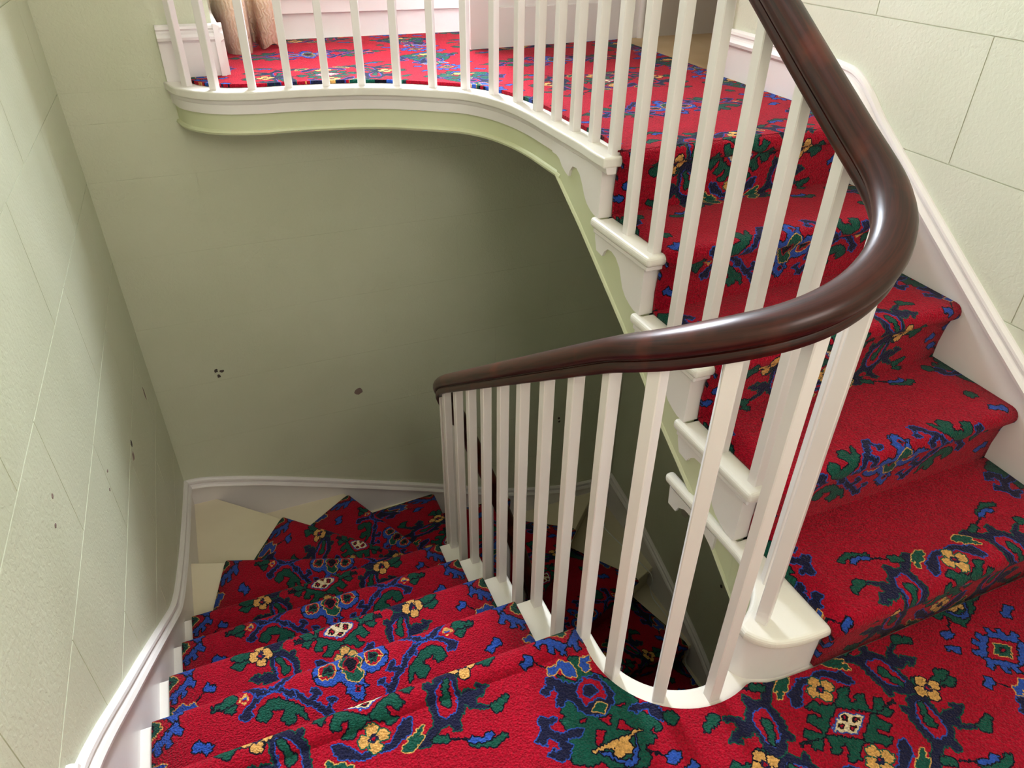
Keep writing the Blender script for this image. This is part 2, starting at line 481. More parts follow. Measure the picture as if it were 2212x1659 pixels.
def carpet_mat():
    m_, nt, b, N, Lk = mat('red_patterned_wool_carpet')
    img = carpet_tile()
    tex = N('ShaderNodeTexImage'); tex.image = img; tex.extension = 'REPEAT'; tex.interpolation = 'Linear'
    uvn = N('ShaderNodeUVMap'); uvn.uv_map = 'UVMap'
    Lk(uvn.outputs['UV'], tex.inputs['Vector'])
    tc = N('ShaderNodeTexCoord')
    n1 = N('ShaderNodeTexNoise'); n1.inputs['Scale'].default_value = 190; n1.inputs['Detail'].default_value = 3
    n2 = N('ShaderNodeTexVoronoi'); n2.inputs['Scale'].default_value = 230
    n3 = N('ShaderNodeTexNoise'); n3.inputs['Scale'].default_value = 14; n3.inputs['Detail'].default_value = 3
    for n in (n1, n2, n3):
        Lk(tc.outputs['Object'], n.inputs['Vector'])
    mr = N('ShaderNodeMapRange'); mr.inputs[1].default_value = 0.25; mr.inputs[2].default_value = 0.75; mr.inputs[3].default_value = 0.62; mr.inputs[4].default_value = 1.38
    Lk(n1.outputs['Fac'], mr.inputs[0])
    mr2 = N('ShaderNodeMapRange'); mr2.inputs[1].default_value = 0.3; mr2.inputs[2].default_value = 0.7; mr2.inputs[3].default_value = 0.93; mr2.inputs[4].default_value = 1.07
    Lk(n3.outputs['Fac'], mr2.inputs[0])
    ml = N('ShaderNodeMath'); ml.operation = 'MULTIPLY'
    Lk(mr.outputs[0], ml.inputs[0]); Lk(mr2.outputs[0], ml.inputs[1])
    vm = N('ShaderNodeVectorMath'); vm.operation = 'SCALE'
    Lk(tex.outputs['Color'], vm.inputs[0]); Lk(ml.outputs[0], vm.inputs['Scale'])
    Lk(vm.outputs[0], b.inputs['Base Color'])
    b.inputs['Roughness'].default_value = 1.0
    b.inputs['Specular IOR Level'].default_value = 0.1
    b.inputs['Sheen Weight'].default_value = 0.08
    b.inputs['Sheen Roughness'].default_value = 0.5
    b.inputs['Sheen Tint'].default_value = (1, 0.75, 0.75, 1)
    bp_ = N('ShaderNodeBump'); bp_.inputs['Strength'].default_value = 0.9; bp_.inputs['Distance'].default_value = 0.004
    ad = N('ShaderNodeMath'); ad.operation = 'ADD'
    Lk(n2.outputs['Distance'], ad.inputs[0]); Lk(n1.outputs['Fac'], ad.inputs[1])
    Lk(ad.outputs[0], bp_.inputs['Height']); Lk(bp_.outputs['Normal'], b.inputs['Normal'])
    return m_


M_CARPET = carpet_mat()


def curtain_mat():
    m_, nt, b, N, Lk = mat('cream_embossed_curtain')
    tc = N('ShaderNodeTexCoord')
    w = N('ShaderNodeTexWave'); w.inputs['Scale'].default_value = 22; w.inputs['Distortion'].default_value = 9; w.inputs['Detail'].default_value = 2; w.inputs['Detail Scale'].default_value = 1.6
    Lk(tc.outputs['Object'], w.inputs['Vector'])
    r = N('ShaderNodeValToRGB')
    r.color_ramp.elements[0].color = srgb(234, 210, 172); r.color_ramp.elements[1].color = srgb(248, 232, 204)
    Lk(w.outputs['Fac'], r.inputs['Fac']); Lk(r.outputs['Color'], b.inputs['Base Color'])
    b.inputs['Roughness'].default_value = 0.7
    b.inputs['Sheen Weight'].default_value = 0.2
    bp_ = N('ShaderNodeBump'); bp_.inputs['Strength'].default_value = 0.6; bp_.inputs['Distance'].default_value = 0.004
    Lk(w.outputs['Fac'], bp_.inputs['Height']); Lk(bp_.outputs['Normal'], b.inputs['Normal'])
    return m_


M_CURTAIN = curtain_mat()
m_, nt, b_, N_, L_ = mat('window_glass')
tr_ = N_('ShaderNodeBsdfTransparent')
gl_ = N_('ShaderNodeBsdfGlossy')
gl_.inputs['Roughness'].default_value = 0.02
mx_ = N_('ShaderNodeMixShader')
mx_.inputs[0].default_value = 0.06
L_(tr_.outputs[0], mx_.inputs[1])
L_(gl_.outputs[0], mx_.inputs[2])
L_(mx_.outputs[0], nt.nodes['Material Output'].inputs[0])
M_GLASS = m_

# ------------------------------------------------------------------ measures
RI, GO = 0.18, 0.259            # rise and going
XS, XD = 0.638, 0.286           # nosing edge of the upper and of the lower flight towards the well
XL, YB, XR = -0.78, 3.25, 1.72  # left wall, back wall, lower right wall
ZL = 0.90                       # upper landing
RC = (0.462, 1.081)             # well end beside the half landing
RRAD = 0.176
FC = (0.47, 2.177)              # far end of the well
FRAD = 0.184
upn = lambda i: 0.563 + GO * i
dnn = lambda i: 1.142 + 0.2588 * i
ZTOP = 3.6
YF = -1.5


def xr_up(y):                   # upper right wall is a little out of square
    return 1.522 + 0.047 * (y - 1.1)


# ------------------------------------------------------------------ walls
def clip_poly(poly, planes):
    for a, b, c in planes:      # keep a*s + b*z + c >= 0
        out = []
        for i in range(len(poly)):
            p, q = poly[i], poly[(i + 1) % len(poly)]
            dp, dq = a * p[0] + b * p[1] + c, a * q[0] + b * q[1] + c
            if dp >= 0:
                out.append(p)
            if (dp >= 0) != (dq >= 0):
                t = dp / (dp - dq)
                out.append((p[0] + (q[0] - p[0]) * t, p[1] + (q[1] - p[1]) * t))
        poly = out
        if len(poly) < 3:
            return []
    return poly


def ashlar(wall, mapf, s0, s1, z0, z1, material, joints, length=0.66, gap=0.0032, proud=0.0028, planes=(), holes=()):
    """plaster scored as ashlar: every block its own slightly proud piece"""
    k0 = int(math.floor((z0 - 0.88) / 0.32)) - 1
    k1 = int(math.ceil((z1 - 0.88) / 0.32)) + 1
    for k in range(k0, k1):
        a, b = 0.88 + 0.32 * k, 0.88 + 0.32 * (k + 1)
        a2, b2 = max(a, z0), min(b, z1)
        if b2 - a2 < 0.03:
            continue
        j = joints.get(k, s0 + 0.33 * (k % 2) + 0.17)
        js = [j + length * n for n in range(-12, 13)]
        js = [s0] + [x for x in js if s0 + 0.06 < x < s1 - 0.06] + [s1]
        for p, q in zip(js[:-1], js[1:]):
            g0 = gap / 2 if p > s0 else 0
            g1 = gap / 2 if q < s1 else 0
            poly = clip_poly([(p + g0, a2 + gap / 2), (q - g1, a2 + gap / 2), (q - g1, b2 - gap / 2), (p + g0, b2 - gap / 2)], planes)
            skip = False
            for (h0, h1, v0, v1) in holes:
                if p < h1 and q > h0 and a2 < v1 and b2 > v0:
                    skip = True
            if skip or len(poly) < 3:
                continue
            plate('ashlar_block', poly, mapf, 0.0, proud, material, wall)


mapL = lambda s, o, z: (XL + o, s, z)
mapB = lambda s, o, z: (s, YB - o, z)
mapR = lambda s, o, z: (XR - o, s, z)
mapU = lambda s, o, z: (xr_up(s) - o, s, z)
mapF = lambda s, o, z: (s, YF + o, z)

wl = plate('wall_left', [(YF, -3.4), (YB + 0.15, -3.4), (YB + 0.15, ZTOP), (YF, ZTOP)], mapL, -0.12, 0, M_GREEN)
struct(wl, 'pale green scored plaster wall on the left of the stairwell', 'wall')
ashlar(wl, mapL, YF, YB, -1.40, ZTOP, M_GREEN, {0: 2.39, -1: 2.09, -2: 1.66, -3: 2.005, -4: 1.69, -5: 2.1})

wb = plate('wall_back', [(XL, -3.4), (XR, -3.4), (XR, 0.86), (-0.224, 0.86), (-0.224, ZTOP), (XL, ZTOP)], mapB, -0.10, 0, M_GREEN)
struct(wb, 'olive shaded scored plaster wall under the upper landing', 'wall')
ashlar(wb, mapB, XL + 0.003, XR, -1.72, 0.77, M_GREEN, {-1: -0.395, -2: 0.487, -3: -0.2, -4: 0.3, -5: 0.0}, length=0.88, gap=0.0016, proud=0.0014)
ashlar(wb, mapB, XL + 0.003, -0.43, 0.77, ZTOP, M_GREEN, {0: -3}, length=9, gap=0.002, proud=0.0014)

wr = plate('wall_right', [(YF, -3.4), (YB, -3.4), (YB, 0.80), (YF, 0.80)], mapR, -0.10, 0, M_GREEN)
struct(wr, 'dark green plaster wall below the upper flight on the right', 'wall')

sof = lambda y: 0.695 * (y - 0.85) - 0.13
wu = plate('wall_right', [(YF, -0.2), (0.72, -0.2), (1.9, sof(1.9)), (2.1, 0.76), (2.66, 0.76), (2.66, ZTOP), (YF, ZTOP)], mapU, -0.14, 0, M_GREEN_R)
struct(wu, 'bright pale green scored plaster wall beside the upper flight', 'wall')
ashlar(wu, mapU, YF, 2.66, -0.04, ZTOP, M_GREEN_R, {0: 1.54, 1: 1.94, -1: 1.2, 2: 1.5}, length=0.80, gap=0.0034, proud=0.003,
       planes=[(-0.695, 1.0, 0.695 * 0.85 + 0.05)])
wo = plate('wall_right', [(2.66, 2.95), (3.62, 2.95), (3.62, ZTOP), (2.66, ZTOP)], mapU, -0.14, 0, M_GREEN_R, wu)
wo.name = 'lintel'
plate('pier', [(3.62, 0.76), (4.2, 0.76), (4.2, ZTOP), (3.62, ZTOP)], mapU, -0.14, 0, M_GREEN_R, wu)

wf = plate('wall_front', [(XL, -3.4), (XR, -3.4), (XR, ZTOP), (XL, ZTOP)], mapF, -0.1, 0, M_GREEN)
struct(wf, 'pale green plaster wall behind the half landing', 'wall')

# recess behind the upper landing: return, window wall
mapT = lambda s, o, z: (-0.224 + o, s, z)
wt = plate('wall_return', [(YB + 0.1, 0.76), (4.25, 0.76), (4.25, ZTOP), (YB + 0.1, ZTOP)], mapT, -0.25, 0, M_GREEN)
struct(wt, 'pale green return wall at the left of the upper landing', 'wall')
mapW = lambda s, o, z: (s, 4.12 - o, z)
ww = empty('wall_window', (0.5, 4.12, 0.9))
struct(ww, 'white wall around the tall landing window', 'wall')
for nm, q in (('pier', [(-0.3, 0.76), (-0.12, 0.76), (-0.12, ZTOP), (-0.3, ZTOP)]), ('pier', [(1.24, 0.76), (1.72, 0.76), (1.72, ZTOP), (1.24, ZTOP)]),
              ('apron_light_block', [(-0.12, 0.76), (1.24, 0.76), (1.24, 1.80), (-0.12, 1.80)]), ('lintel', [(-0.12, 3.42), (1.24, 3.42), (1.24, ZTOP), (-0.12, ZTOP)])):  # apron raised out of view to keep window light off the landing floor
    o = plate(nm, q, mapW, -0.15, 0, M_WHITE)
    o.parent = ww
    o.matrix_parent_inverse = Matrix.Translation(ww.location).inverted()
ce = prism('ceiling', [(XL - 0.1, YF - 0.1), (1.9, YF - 0.1), (1.9, 4.3), (XL - 0.1, 4.3)], ZTOP + 0.1, ZTOP + 0.2, M_CEIL)
struct(ce, 'white ceiling above the stairwell', 'ceiling')
for q in ([(XL - 0.1, YF - 0.1), (1.9, YF - 0.1), (1.9, 0.85), (XL - 0.1, 0.85)], [(XL - 0.1, 2.25), (1.9, 2.25), (1.9, 4.3), (XL - 0.1, 4.3)],
          [(XL - 0.1, 0.85), (-0.25, 0.85), (-0.25, 2.25), (XL - 0.1, 2.25)], [(1.15, 0.85), (1.9, 0.85), (1.9, 2.25), (1.15, 2.25)]):
    prism('ceiling_panel', q, ZTOP, ZTOP + 0.1, M_CEIL, ce)
gf = box('floor', XL, XR, YF, YB, -3.42, -3.36, M_BEIGE)
struct(gf, 'carpeted floor at the foot of the stairs', 'floor')

# window
wi = empty('window_1', (0.51, 4.12, 1.8))
struct(wi, 'tall white sash window lighting the upper landing', 'window')


def sub(o, root):
    o.parent = root
    o.matrix_parent_inverse = Matrix.Translation(root.location).inverted()
    return o


for x0, x1, z0, z1 in ((-0.12, -0.07, 1.80, 3.42), (1.19, 1.24, 1.80, 3.42), (-0.07, 1.19, 1.80, 1.86), (-0.07, 1.19, 3.36, 3.42), (-0.07, 1.19, 2.58, 2.63)):
    sub(box('sash_frame', x0, x1, 4.10, 4.15, z0, z1, M_WHITE, None, 0.004), wi)
for x in (0.35, 0.77):
    sub(box('glazing_bar', x - 0.01, x + 0.01, 4.11, 4.14, 1.86, 3.36, M_WHITE), wi)
for x0, x1 in ((-0.07, 0.34), (0.36, 0.76), (0.78, 1.19)):
    for z0, z1 in ((1.86, 2.58), (2.63, 3.36)):
        sub(box('pane', x0, x1, 4.123, 4.127, z0, z1, M_GLASS), wi)
# boxed seat under the window
se = empty('window_seat', (0.5, 4.02, 0.9))
tag(se, 'white painted boxed window seat behind the upper landing', 'window seat')
sub(box('kick_board', -0.10, 1.02, 4.015, 4.11, 0.905, 1.02, M_WHITE, None), se)
sub(box('front_rail', -0.10, 1.02, 4.00, 4.11, 1.016, 1.075, M_WHITE, None, 0.003), se)
sub(box('seat_board', -0.10, 1.02, 3.985, 4.11, 1.083, 1.105, M_WHITE, None, 0.004), se)
sub(box('shadow_gap', -0.10, 1.02, 4.01, 4.11, 1.075, 1.083, M_CHIP, None), se)

# doorway in the right wall, its open door and the room beyond
tr = empty('trim_1', (1.6, 3.1, 0.9))
struct(tr, 'white architrave of the doorway on the right of the landing', 'door frame')
for y0, y1 in ((2.625, 2.725), (3.60, 3.66)):
    q = plate('jamb', [(y0, 0.9), (y1, 0.9), (y1, 2.95), (y0, 2.95)], mapU, -0.15, 0.02, M_WHITE, None, 0.006)
    sub(q, tr)
sub(plate('head', [(2.625, 2.90), (3.66, 2.90), (3.66, 3.0), (2.625, 3.0)], mapU, -0.15, 0.02, M_WHITE, None, 0.006), tr)
dr = empty('door_1', (1.63, 3.575, 0.9))
struct(dr, 'white panelled door standing open across the upper landing', 'door')
ang = math.atan2(3.512 - 3.572, 0.85 - 1.635)
dl = math.hypot(3.512 - 3.572, 0.85 - 1.635)


def mapD(s, o, z):
    return (1.635 + math.cos(ang) * s - math.sin(ang) * o * -1, 3.572 + math.sin(ang) * s + math.cos(ang) * o, z)


for s0, s1, z0, z1 in ((0, 0.12, 0.907, 2.88), (dl - 0.12, dl, 0.907, 2.88), (0.12, dl - 0.12, 0.907, 1.075), (0.12, dl - 0.12, 1.70, 1.86), (0.12, dl - 0.12, 2.76, 2.88)):
    sub(plate('door_stile', [(s0, z0), (s1, z0), (s1, z1), (s0, z1)], mapD, 0.0, 0.042, M_WHITE, None, 0.003), dr)
for z0, z1 in ((1.075, 1.70), (1.86, 2.76)):
    sub(plate('door_panel', [(0.12, z0), (dl - 0.12, z0), (dl - 0.12, z1), (0.12, z1)], mapD, 0.014, 0.028, M_WHITE, None), dr)
fb = prism('floor', [(1.60, 2.5), (3.4, 2.5), (3.4, 3.7), (1.64, 3.7)], 0.86, 0.902, M_BEIGE)
struct(fb, 'beige carpeted floor of the room beyond the doorway', 'floor')
wm = empty('wall_room', (2.4, 3.0, 0.9))
struct(wm, 'beige walls of the room beyond the doorway', 'wall')
sub(box('wall_panel', 1.73, 3.4, 3.62, 3.72, 0.86, ZTOP, M_ROOM), wm)
sub(box('wall_panel', 3.3, 3.4, 2.0, 3.62, 0.86, ZTOP, M_ROOM), wm)
sub(box('wall_panel', 1.73, 3.4, 2.0, 2.1, 0.86, ZTOP, M_ROOM), wm)
sub(box('wall_panel', 1.73, 3.4, 2.0, 3.7, ZTOP - 0.5, ZTOP - 0.4, M_ROOM), wm)
pp = sweep('heating_pipe', [(1.80, 3.60, z) for z in (0.90, 1.6, 2.6)], [(0.016 * math.cos(a), 0.0) for a in (0,)] , M_WHITE) if False else None
seg = 12
v = [(1.80 + 0.017 * math.cos(2 * math.pi * k / seg), 3.598 + 0.017 * math.sin(2 * math.pi * k / seg), z) for z in (0.90, 3.0) for k in range(seg)]
pp = obj('heating_pipe', v, [(k, (k + 1) % seg, seg + (k + 1) % seg, seg + k) for k in range(seg)], M_WHITE, None, True)
tag(pp, 'white painted upright pipe in the room past the doorway', 'pipe')

# ------------------------------------------------------------------ half landing
arc = lambda c, r, a0, a1, n: [(c[0] + r * math.cos(math.radians(a0 + (a1 - a0) * i / n)), c[1] + r * math.sin(math.radians(a0 + (a1 - a0) * i / n))) for i in range(n + 1)]
ring = arc(RC, RRAD, 360, 180, 32)
ring = arc(RC, RRAD, 316, 180, 28)
outline = [(1.70, YF), (1.70, ring[0][1])] + ring + [(XD, 1.142), (XL, 1.142), (XL, YF)]
fl = prism('floor', outline, -0.035, 0.0, M_TREAD, None, 0.010, 3)
struct(fl, 'cream painted boards of the half landing with a curved well edge', 'floor')
ap = sweep('well_fascia', [(x, y, 0) for x, y in arc(RC, RRAD + 0.012, -46, -180, 32)], [(0, -0.03), (0.02, -0.03), (0.02, -0.15), (0, -0.15)], M_WHITE, fl)
box('landing_soffit', XL, 1.70, YF, 0.84, -0.155, -0.14, M_CEIL, fl)

# ------------------------------------------------------------------ lower flight
nose = {}
for i in range(0, 5):
    nose[i] = ((XD, dnn(i)), (XL, dnn(i)))
outer = {5: (XL, 2.652), 6: (-0.67, YB), 7: (-0.035, YB), 8: (0.472, YB), 9: (0.975, YB), 10: (1.61, YB), 11: (XR, 2.652)}
for i in range(5, 12):
    a = math.radians(180 - 22.5 * (i - 4))
    nose[i] = ((FC[0] + FRAD * math.cos(a), FC[1] + FRAD * math.sin(a)), outer[i])
for i in range(12, 18):
    y = 2.177 - GO * (i - 12)
    nose[i] = ((FC[0] + FRAD, y), (XR, y))
LAST = 17


def nose_dir(i):
    (ax, ay), (bx, by) = nose[i]
    d = Vector((by - ay, ax - bx))          # perpendicular to the nosing
    d.normalize()
    # forward = downhill; the well is on the right hand going down first, on the left later
    f = Vector((-(by - ay), (bx - ax)))
    f.normalize()
    return -f if f.dot(Vector((0, 1))) < 0 and i < 8 else f


def fwd(i):
    (ax, ay), (bx, by) = nose[i]
    d = Vector((by - ay, -(bx - ax)))
    d.normalize()
    return d                                 # inner->outer turned clockwise


def back(i, dist=0.03):
    d = fwd(i)
    return [(p[0] - d.x * dist, p[1] - d.y * dist) for p in nose[i]]


sl = empty('staircase', (-0.2, 2.0, -1.5))
tag(sl, 'white painted lower flight winding down from the half landing', 'staircase')


def put(o):
    return sub(o, sl)


for i in range(1, LAST + 1):
    z = -RI * i
    bi, bo = back(i - 1)
    ii, oo = nose[i]
    pts = [bi, bo]
    if i == 6:
        pts.append((XL, YB))
    if i == 11:
        pts.append((XR, YB))
    pts += [oo, ii]
    if 5 <= i <= 12:                        # keep the curved inner end
        a0, a1 = 180 - 22.5 * (i - 4), 180 - 22.5 * (i - 5)
        pts += arc(FC, FRAD, a0, a1, 4)[1:-1]
    put(prism('tread', pts, z - 0.032, z, M_CREAM_SHADE if i > 4 else M_TREAD, None, 0.005, 3))
for i in range(0, LAST):
    bi, bo = back(i, 0.03)
    ci, co = back(i, 0.05)
    put(prism('riser', [bi, bo, co, ci], -RI * (i + 1) - 0.005, -RI * i - 0.031, M_CREAM_SHADE))
# cut string of the straight part
pts = []
for i in range(0, 4):
    pts += [(dnn(i) - 0.03, -RI * i - 0.03), (dnn(i) - 0.03, -RI * (i + 1) - 0.03)]
pts += [(2.19, -RI * 4 - 0.03), (2.19, -RI * 4 - 0.33), (1.08, -0.30), (1.08, -0.03)]
put(plate('string', pts, lambda s, o, z: (XD - 0.022 - o, s, z), 0, 0.03, M_STRING))
vs, fs = [], []
for i in range(5, 13):
    for k in range(5):
        a = math.radians(180 - 22.5 * (i - 5) - 22.5 * k / 4)
        zb = -RI * (i - 1 + k / 4) - 0.34
        for r in (FRAD + 0.022, FRAD + 0.045):
            vs += [(FC[0] + r * math.cos(a), FC[1] + r * math.sin(a), -RI * i - 0.03), (FC[0] + r * math.cos(a), FC[1] + r * math.sin(a), zb)]
    b0 = (i - 5) * 20
    for k in range(4):
        q = b0 + 4 * k
        fs += [(q, q + 1, q + 5, q + 4), (q + 2, q + 3, q + 7, q + 6), (q, q + 2, q + 6, q + 4), (q + 1, q + 3, q + 7, q + 5)]
put(obj('curved_string', vs, fs, M_WHITE))
pts = []
for i in range(12, LAST):
    y = nose[i][0][1]
    pts += [(y + 0.03, -RI * i - 0.03), (y + 0.03, -RI * (i + 1) - 0.03)]
pts += [(nose[LAST][0][1], -RI * LAST - 0.03), (nose[LAST][0][1], -RI * LAST - 0.35), (2.2, -RI * 12 - 0.36), (2.2, -RI * 12 - 0.03)]
put(plate('string', pts, lambda s, o, z: (FC[0] + FRAD + 0.022 + o, s, z), 0, 0.03, M_WHITE))

# ------------------------------------------------------------------ upper flight
su = empty('staircase', (1.1, 1.35, 0.0))
tag(su, 'upper flight with white bracketed tread ends rising to the landing', 'staircase')


def putu(o):
    return sub(o, su)


def tread_outline(i):
    y0, y1 = upn(i), upn(i + 1) + 0.03
    xr = 1.60
    if i == 1:
        cv = catmull([(0.72, 0.822), (0.656, 0.822), (0.609, 0.826), (0.560, 0.839), (0.531, 0.861), (0.513, 0.886)], 4)
        rg = arc(RC, RRAD, -73, 0, 16)
        return [(xr, 0.822)] + cv + rg + [(XS, 1.39), (XS + 0.03, 1.39), (XS + 0.03, y1), (xr, y1)]
    return [(xr, y0), (XS, y0), (XS, y0 + 0.315), (XS + 0.026, y0 + 0.315), (XS + 0.026, y1), (xr, y1)]


for i in range(1, 5):
    z = RI * i
    putu(prism('tread', tread_outline(i), z - 0.030, z, M_TREAD, None, 0.012, 4))
    # cove under the nosing
    if i > 1:
        y0 = upn(i)
        putu(prism('scotia', [(1.60, y0 + 0.010), (XS + 0.006, y0 + 0.010), (XS + 0.006, y0 + 0.300), (XS + 0.03, y0 + 0.300), (XS + 0.03, y0 + 0.03), (1.60, y0 + 0.03)], z - 0.043, z - 0.029, M_WHITE, None, 0.004))
FX0 = XS + 0.022
for i in range(1, 6):
    z = RI * i
    if i == 1:
        cv = catmull([(0.80, 0.852), (0.70, 0.852), (0.623, 0.855), (0.565, 0.874), (0.540, 0.893), (0.530, 0.915)], 4)
        o = sweep('riser', [(1.60, 0.852, 0)] + [(x, y, 0) for x, y in cv], [(0, 0.0), (0.02, 0.0), (0.02, z - 0.028), (0, z - 0.028)], M_WHITE)
        putu(o)
        cv2 = arc(RC, RRAD + 0.018, -66, 0, 14) + [(XS + 0.020, 1.10)]
        vs, fs = [], []
        for k, (x, y) in enumerate(cv2):
            zz = -0.10 + 0.125 * (k / 14) ** 1.3
            dx, dy = (x - RC[0], y - RC[1])
            l_ = math.hypot(dx, dy)
            ox, oy = x + dx / l_ * 0.02, y + dy / l_ * 0.02
            vs += [(x, y, zz), (x, y, z - 0.028), (ox, oy, z - 0.028), (ox, oy, zz)]
            if k:
                q = 4 * k
                fs += [(q - 4 + j, q + j, q + (j + 1) % 4, q - 4 + (j + 1) % 4) for j in range(4)]
        o = obj('curved_string', vs, fs, M_STRING)
        fix_normals(o)
        putu(o)
    else:
        putu(box('riser', FX0, 1.60, upn(i) + 0.03, upn(i) + 0.05, z - RI, z - 0.029, M_WHITE))
# green cut string with its bead
bead = [(1.06, -0.002), (1.272, 0.163), (1.479, 0.292), (1.56, 0.355), (1.713, 0.465), (2.007, 0.656), (2.179, 0.757)]
zb = lambda y: lerp_table(bead, y)
FX = XS + 0.022
pts = [(1.06, zb(1.06)), (1.272, zb(1.272)), (1.56, zb(1.56)), (2.007, zb(2.007)), (2.179, 0.757), (2.179, 0.86), (upn(5) + 0.035, 0.86)]
for i in (5, 4, 3, 2):
    pts += [(upn(i) + 0.035, RI * (i - 1) - 0.03), (upn(i - 1) + 0.035 if i > 2 else 1.06, RI * (i - 1) - 0.03)]
putu(plate('string', pts, lambda s, o, z: (FX + o, s, z), 0, 0.03, M_STRING))
bp_prof = [(0.010 * math.cos(a), 0.010 * math.sin(a)) for a in np.linspace(0, 2 * math.pi, 9)[:-1]]
putu(sweep('string_bead', [(FX + 0.004, y, z) for y, z in bead], bp_prof, M_STRING, None, True))
# scrolled brackets on the string
SCROLL = [(0.030, -0.043), (0.300, -0.043), (0.298, -0.060), (0.285, -0.094), (0.250, -0.098), (0.240, -0.080), (0.222, -0.066), (0.200, -0.064),
          (0.175, -0.072), (0.152, -0.092), (0.138, -0.118), (0.126, -0.142), (0.106, -0.160), (0.080, -0.172), (0.060, -0.178), (0.030, -0.180)]
for i in range(2, 5):
    putu(plate('bracket', [(upn(i) + s, RI * i + z) for s, z in SCROLL], lambda s, o, z: (FX - o, s, z), 0, 0.008, M_WHITE))
# first bracket is cut short by the turn
putu(plate('bracket', [(1.17, 0.137), (1.375, 0.137), (1.37, 0.08), (1.335, 0.078), (1.325, 0.10), (1.30, 0.115), (1.22, 0.115), (1.17, 0.09)], lambda s, o, z: (FX - o, s, z), 0, 0.008, M_WHITE))
SB5 = [(0.030, -0.043), (0.345, -0.043), (0.345, -0.077), (0.315, -0.078), (0.295, -0.084), (0.282, -0.094), (0.276, -0.100), (0.250, -0.112), (0.228, -0.118), (0.222, -0.100), (0.205, -0.082), (0.180, -0.080),
       (0.158, -0.092), (0.138, -0.116), (0.122, -0.142), (0.104, -0.160), (0.080, -0.172), (0.060, -0.178), (0.030, -0.180)]
putu(plate('bracket', [(upn(5) + s, ZL + z) for s, z in SB5], lambda s, o, z: (FX - o, s, z), 0, 0.008, M_WHITE))
# sloping soffit
putu(obj('soffit', [(FX, 0.95, sof(0.95)), (XR, 0.95, sof(0.95)), (XR, 2.12, 0.76), (FX, 2.12, 0.76)], [(0, 1, 2, 3)], M_CEIL))

# ------------------------------------------------------------------ upper landing
BAL_L = [(0.683, 1.887), (0.689, 2.012), (0.690, 2.135), (0.690, 2.261), (0.689, 2.397), (0.675, 2.531), (0.638, 2.661), (0.572, 2.769), (0.472, 2.843),
         (0.359, 2.914), (0.239, 2.963), (0.115, 2.989), (-0.015, 3.006), (-0.140, 3.013), (-0.263, 3.053), (-0.351, 3.147)]
bpath = catmull([(0.683, 1.70)] + BAL_L + [(-0.385, 3.27)], 6)
edge = offset_path(bpath, 0.046)
edge = [(XS, 1.858)] + [p for p in edge if p[1] > 1.90 and p[1] < 3.249] + [(-0.432, 3.25)]
inner = offset_path(bpath, -0.028)
inner = [p for p in inner if p[1] > 1.93]
land = edge + [(-0.224, 3.25), (-0.224, 4.12), (1.70, 4.12), (1.66, 2.7), (1.62, 1.858)]
lf = prism('floor', land, ZL - 0.030, ZL, M_TREAD, None, 0.012, 4)
struct(lf, 'upper landing floor with curved white nosing', 'floor')
e3 = [(x, y, ZL) for x, y in edge]
e3s = [p for p in e3 if p[1] > 1.87]
# mouldings under the landing edge, each running round the curve
sweep('scotia', e3, [(0.008, -0.028), (0.04, -0.028), (0.04, -0.046), (0.014, -0.046), (0.010, -0.040)], M_WHITE, lf)
sweep('white_band', [p for p in e3s if p[1] > 2.10], [(0.014, -0.040), (0.04, -0.040), (0.04, -0.077), (0.014, -0.077)], M_WHITE, lf)
sweep('fascia', [p for p in e3s if p[1] > 2.15], [(0.022, -0.050), (0.05, -0.050), (0.05, -0.143), (0.022, -0.143)], M_STRING, lf)
sweep('fascia_bead', [(x, y, z - 0.142) for x, y, z in e3s if y > 2.15], [(0.022 + 0.010 * math.cos(a), 0.010 * math.sin(a)) for a in np.linspace(0, 2 * math.pi, 9)[:-1]], M_STRING, lf)
inner_s = [(x, y) for x, y in offset_path(edge, -0.03) if y > 2.12]
sp = inner_s + [(-0.40, 3.25), (XR, 3.25), (XR, 2.12)]
prism('soffit', sp, ZL - 0.155, ZL - 0.14, M_CEIL, lf)

# ------------------------------------------------------------------ skirtings
MOULD = [(0.0, 0.0), (0.010, 0.0), (0.020, -0.006), (0.022, -0.014), (0.016, -0.020), (0.017, -0.026), (0.026, -0.031), (0.032, -0.040), (0.030, -0.050), (0.022, -0.054), (0.018, -0.060)]


def skirting(name, label, pts, mapf, depth, caps=True):
    root = None
    n, k = len(pts), len(MOULD) + 2
    v = []
    for (s, z, *d) in pts:
        dd = d[0] if d else depth
        for o_, dz in MOULD:
            v.append(mapf(s, o_, z + dz))
        v.append(mapf(s, 0.018, z - dd))
        v.append(mapf(s, 0.0, z - dd))
    f = []
    for i in range(n - 1):
        for j in range(k):
            f.append((i * k + j, i * k + (j + 1) % k, (i + 1) * k + (j + 1) % k, (i + 1) * k + j))
    f += [tuple(range(k)), tuple((n - 1) * k + j for j in range(k))]
    o = obj(name, v, f, M_WHITE)
    fix_normals(o)
    o.data.polygons.foreach_set('use_smooth', [True] * len(o.data.polygons))
    o.data.set_sharp_from_angle(angle=math.radians(25))
    return struct(o, label, 'skirting board')


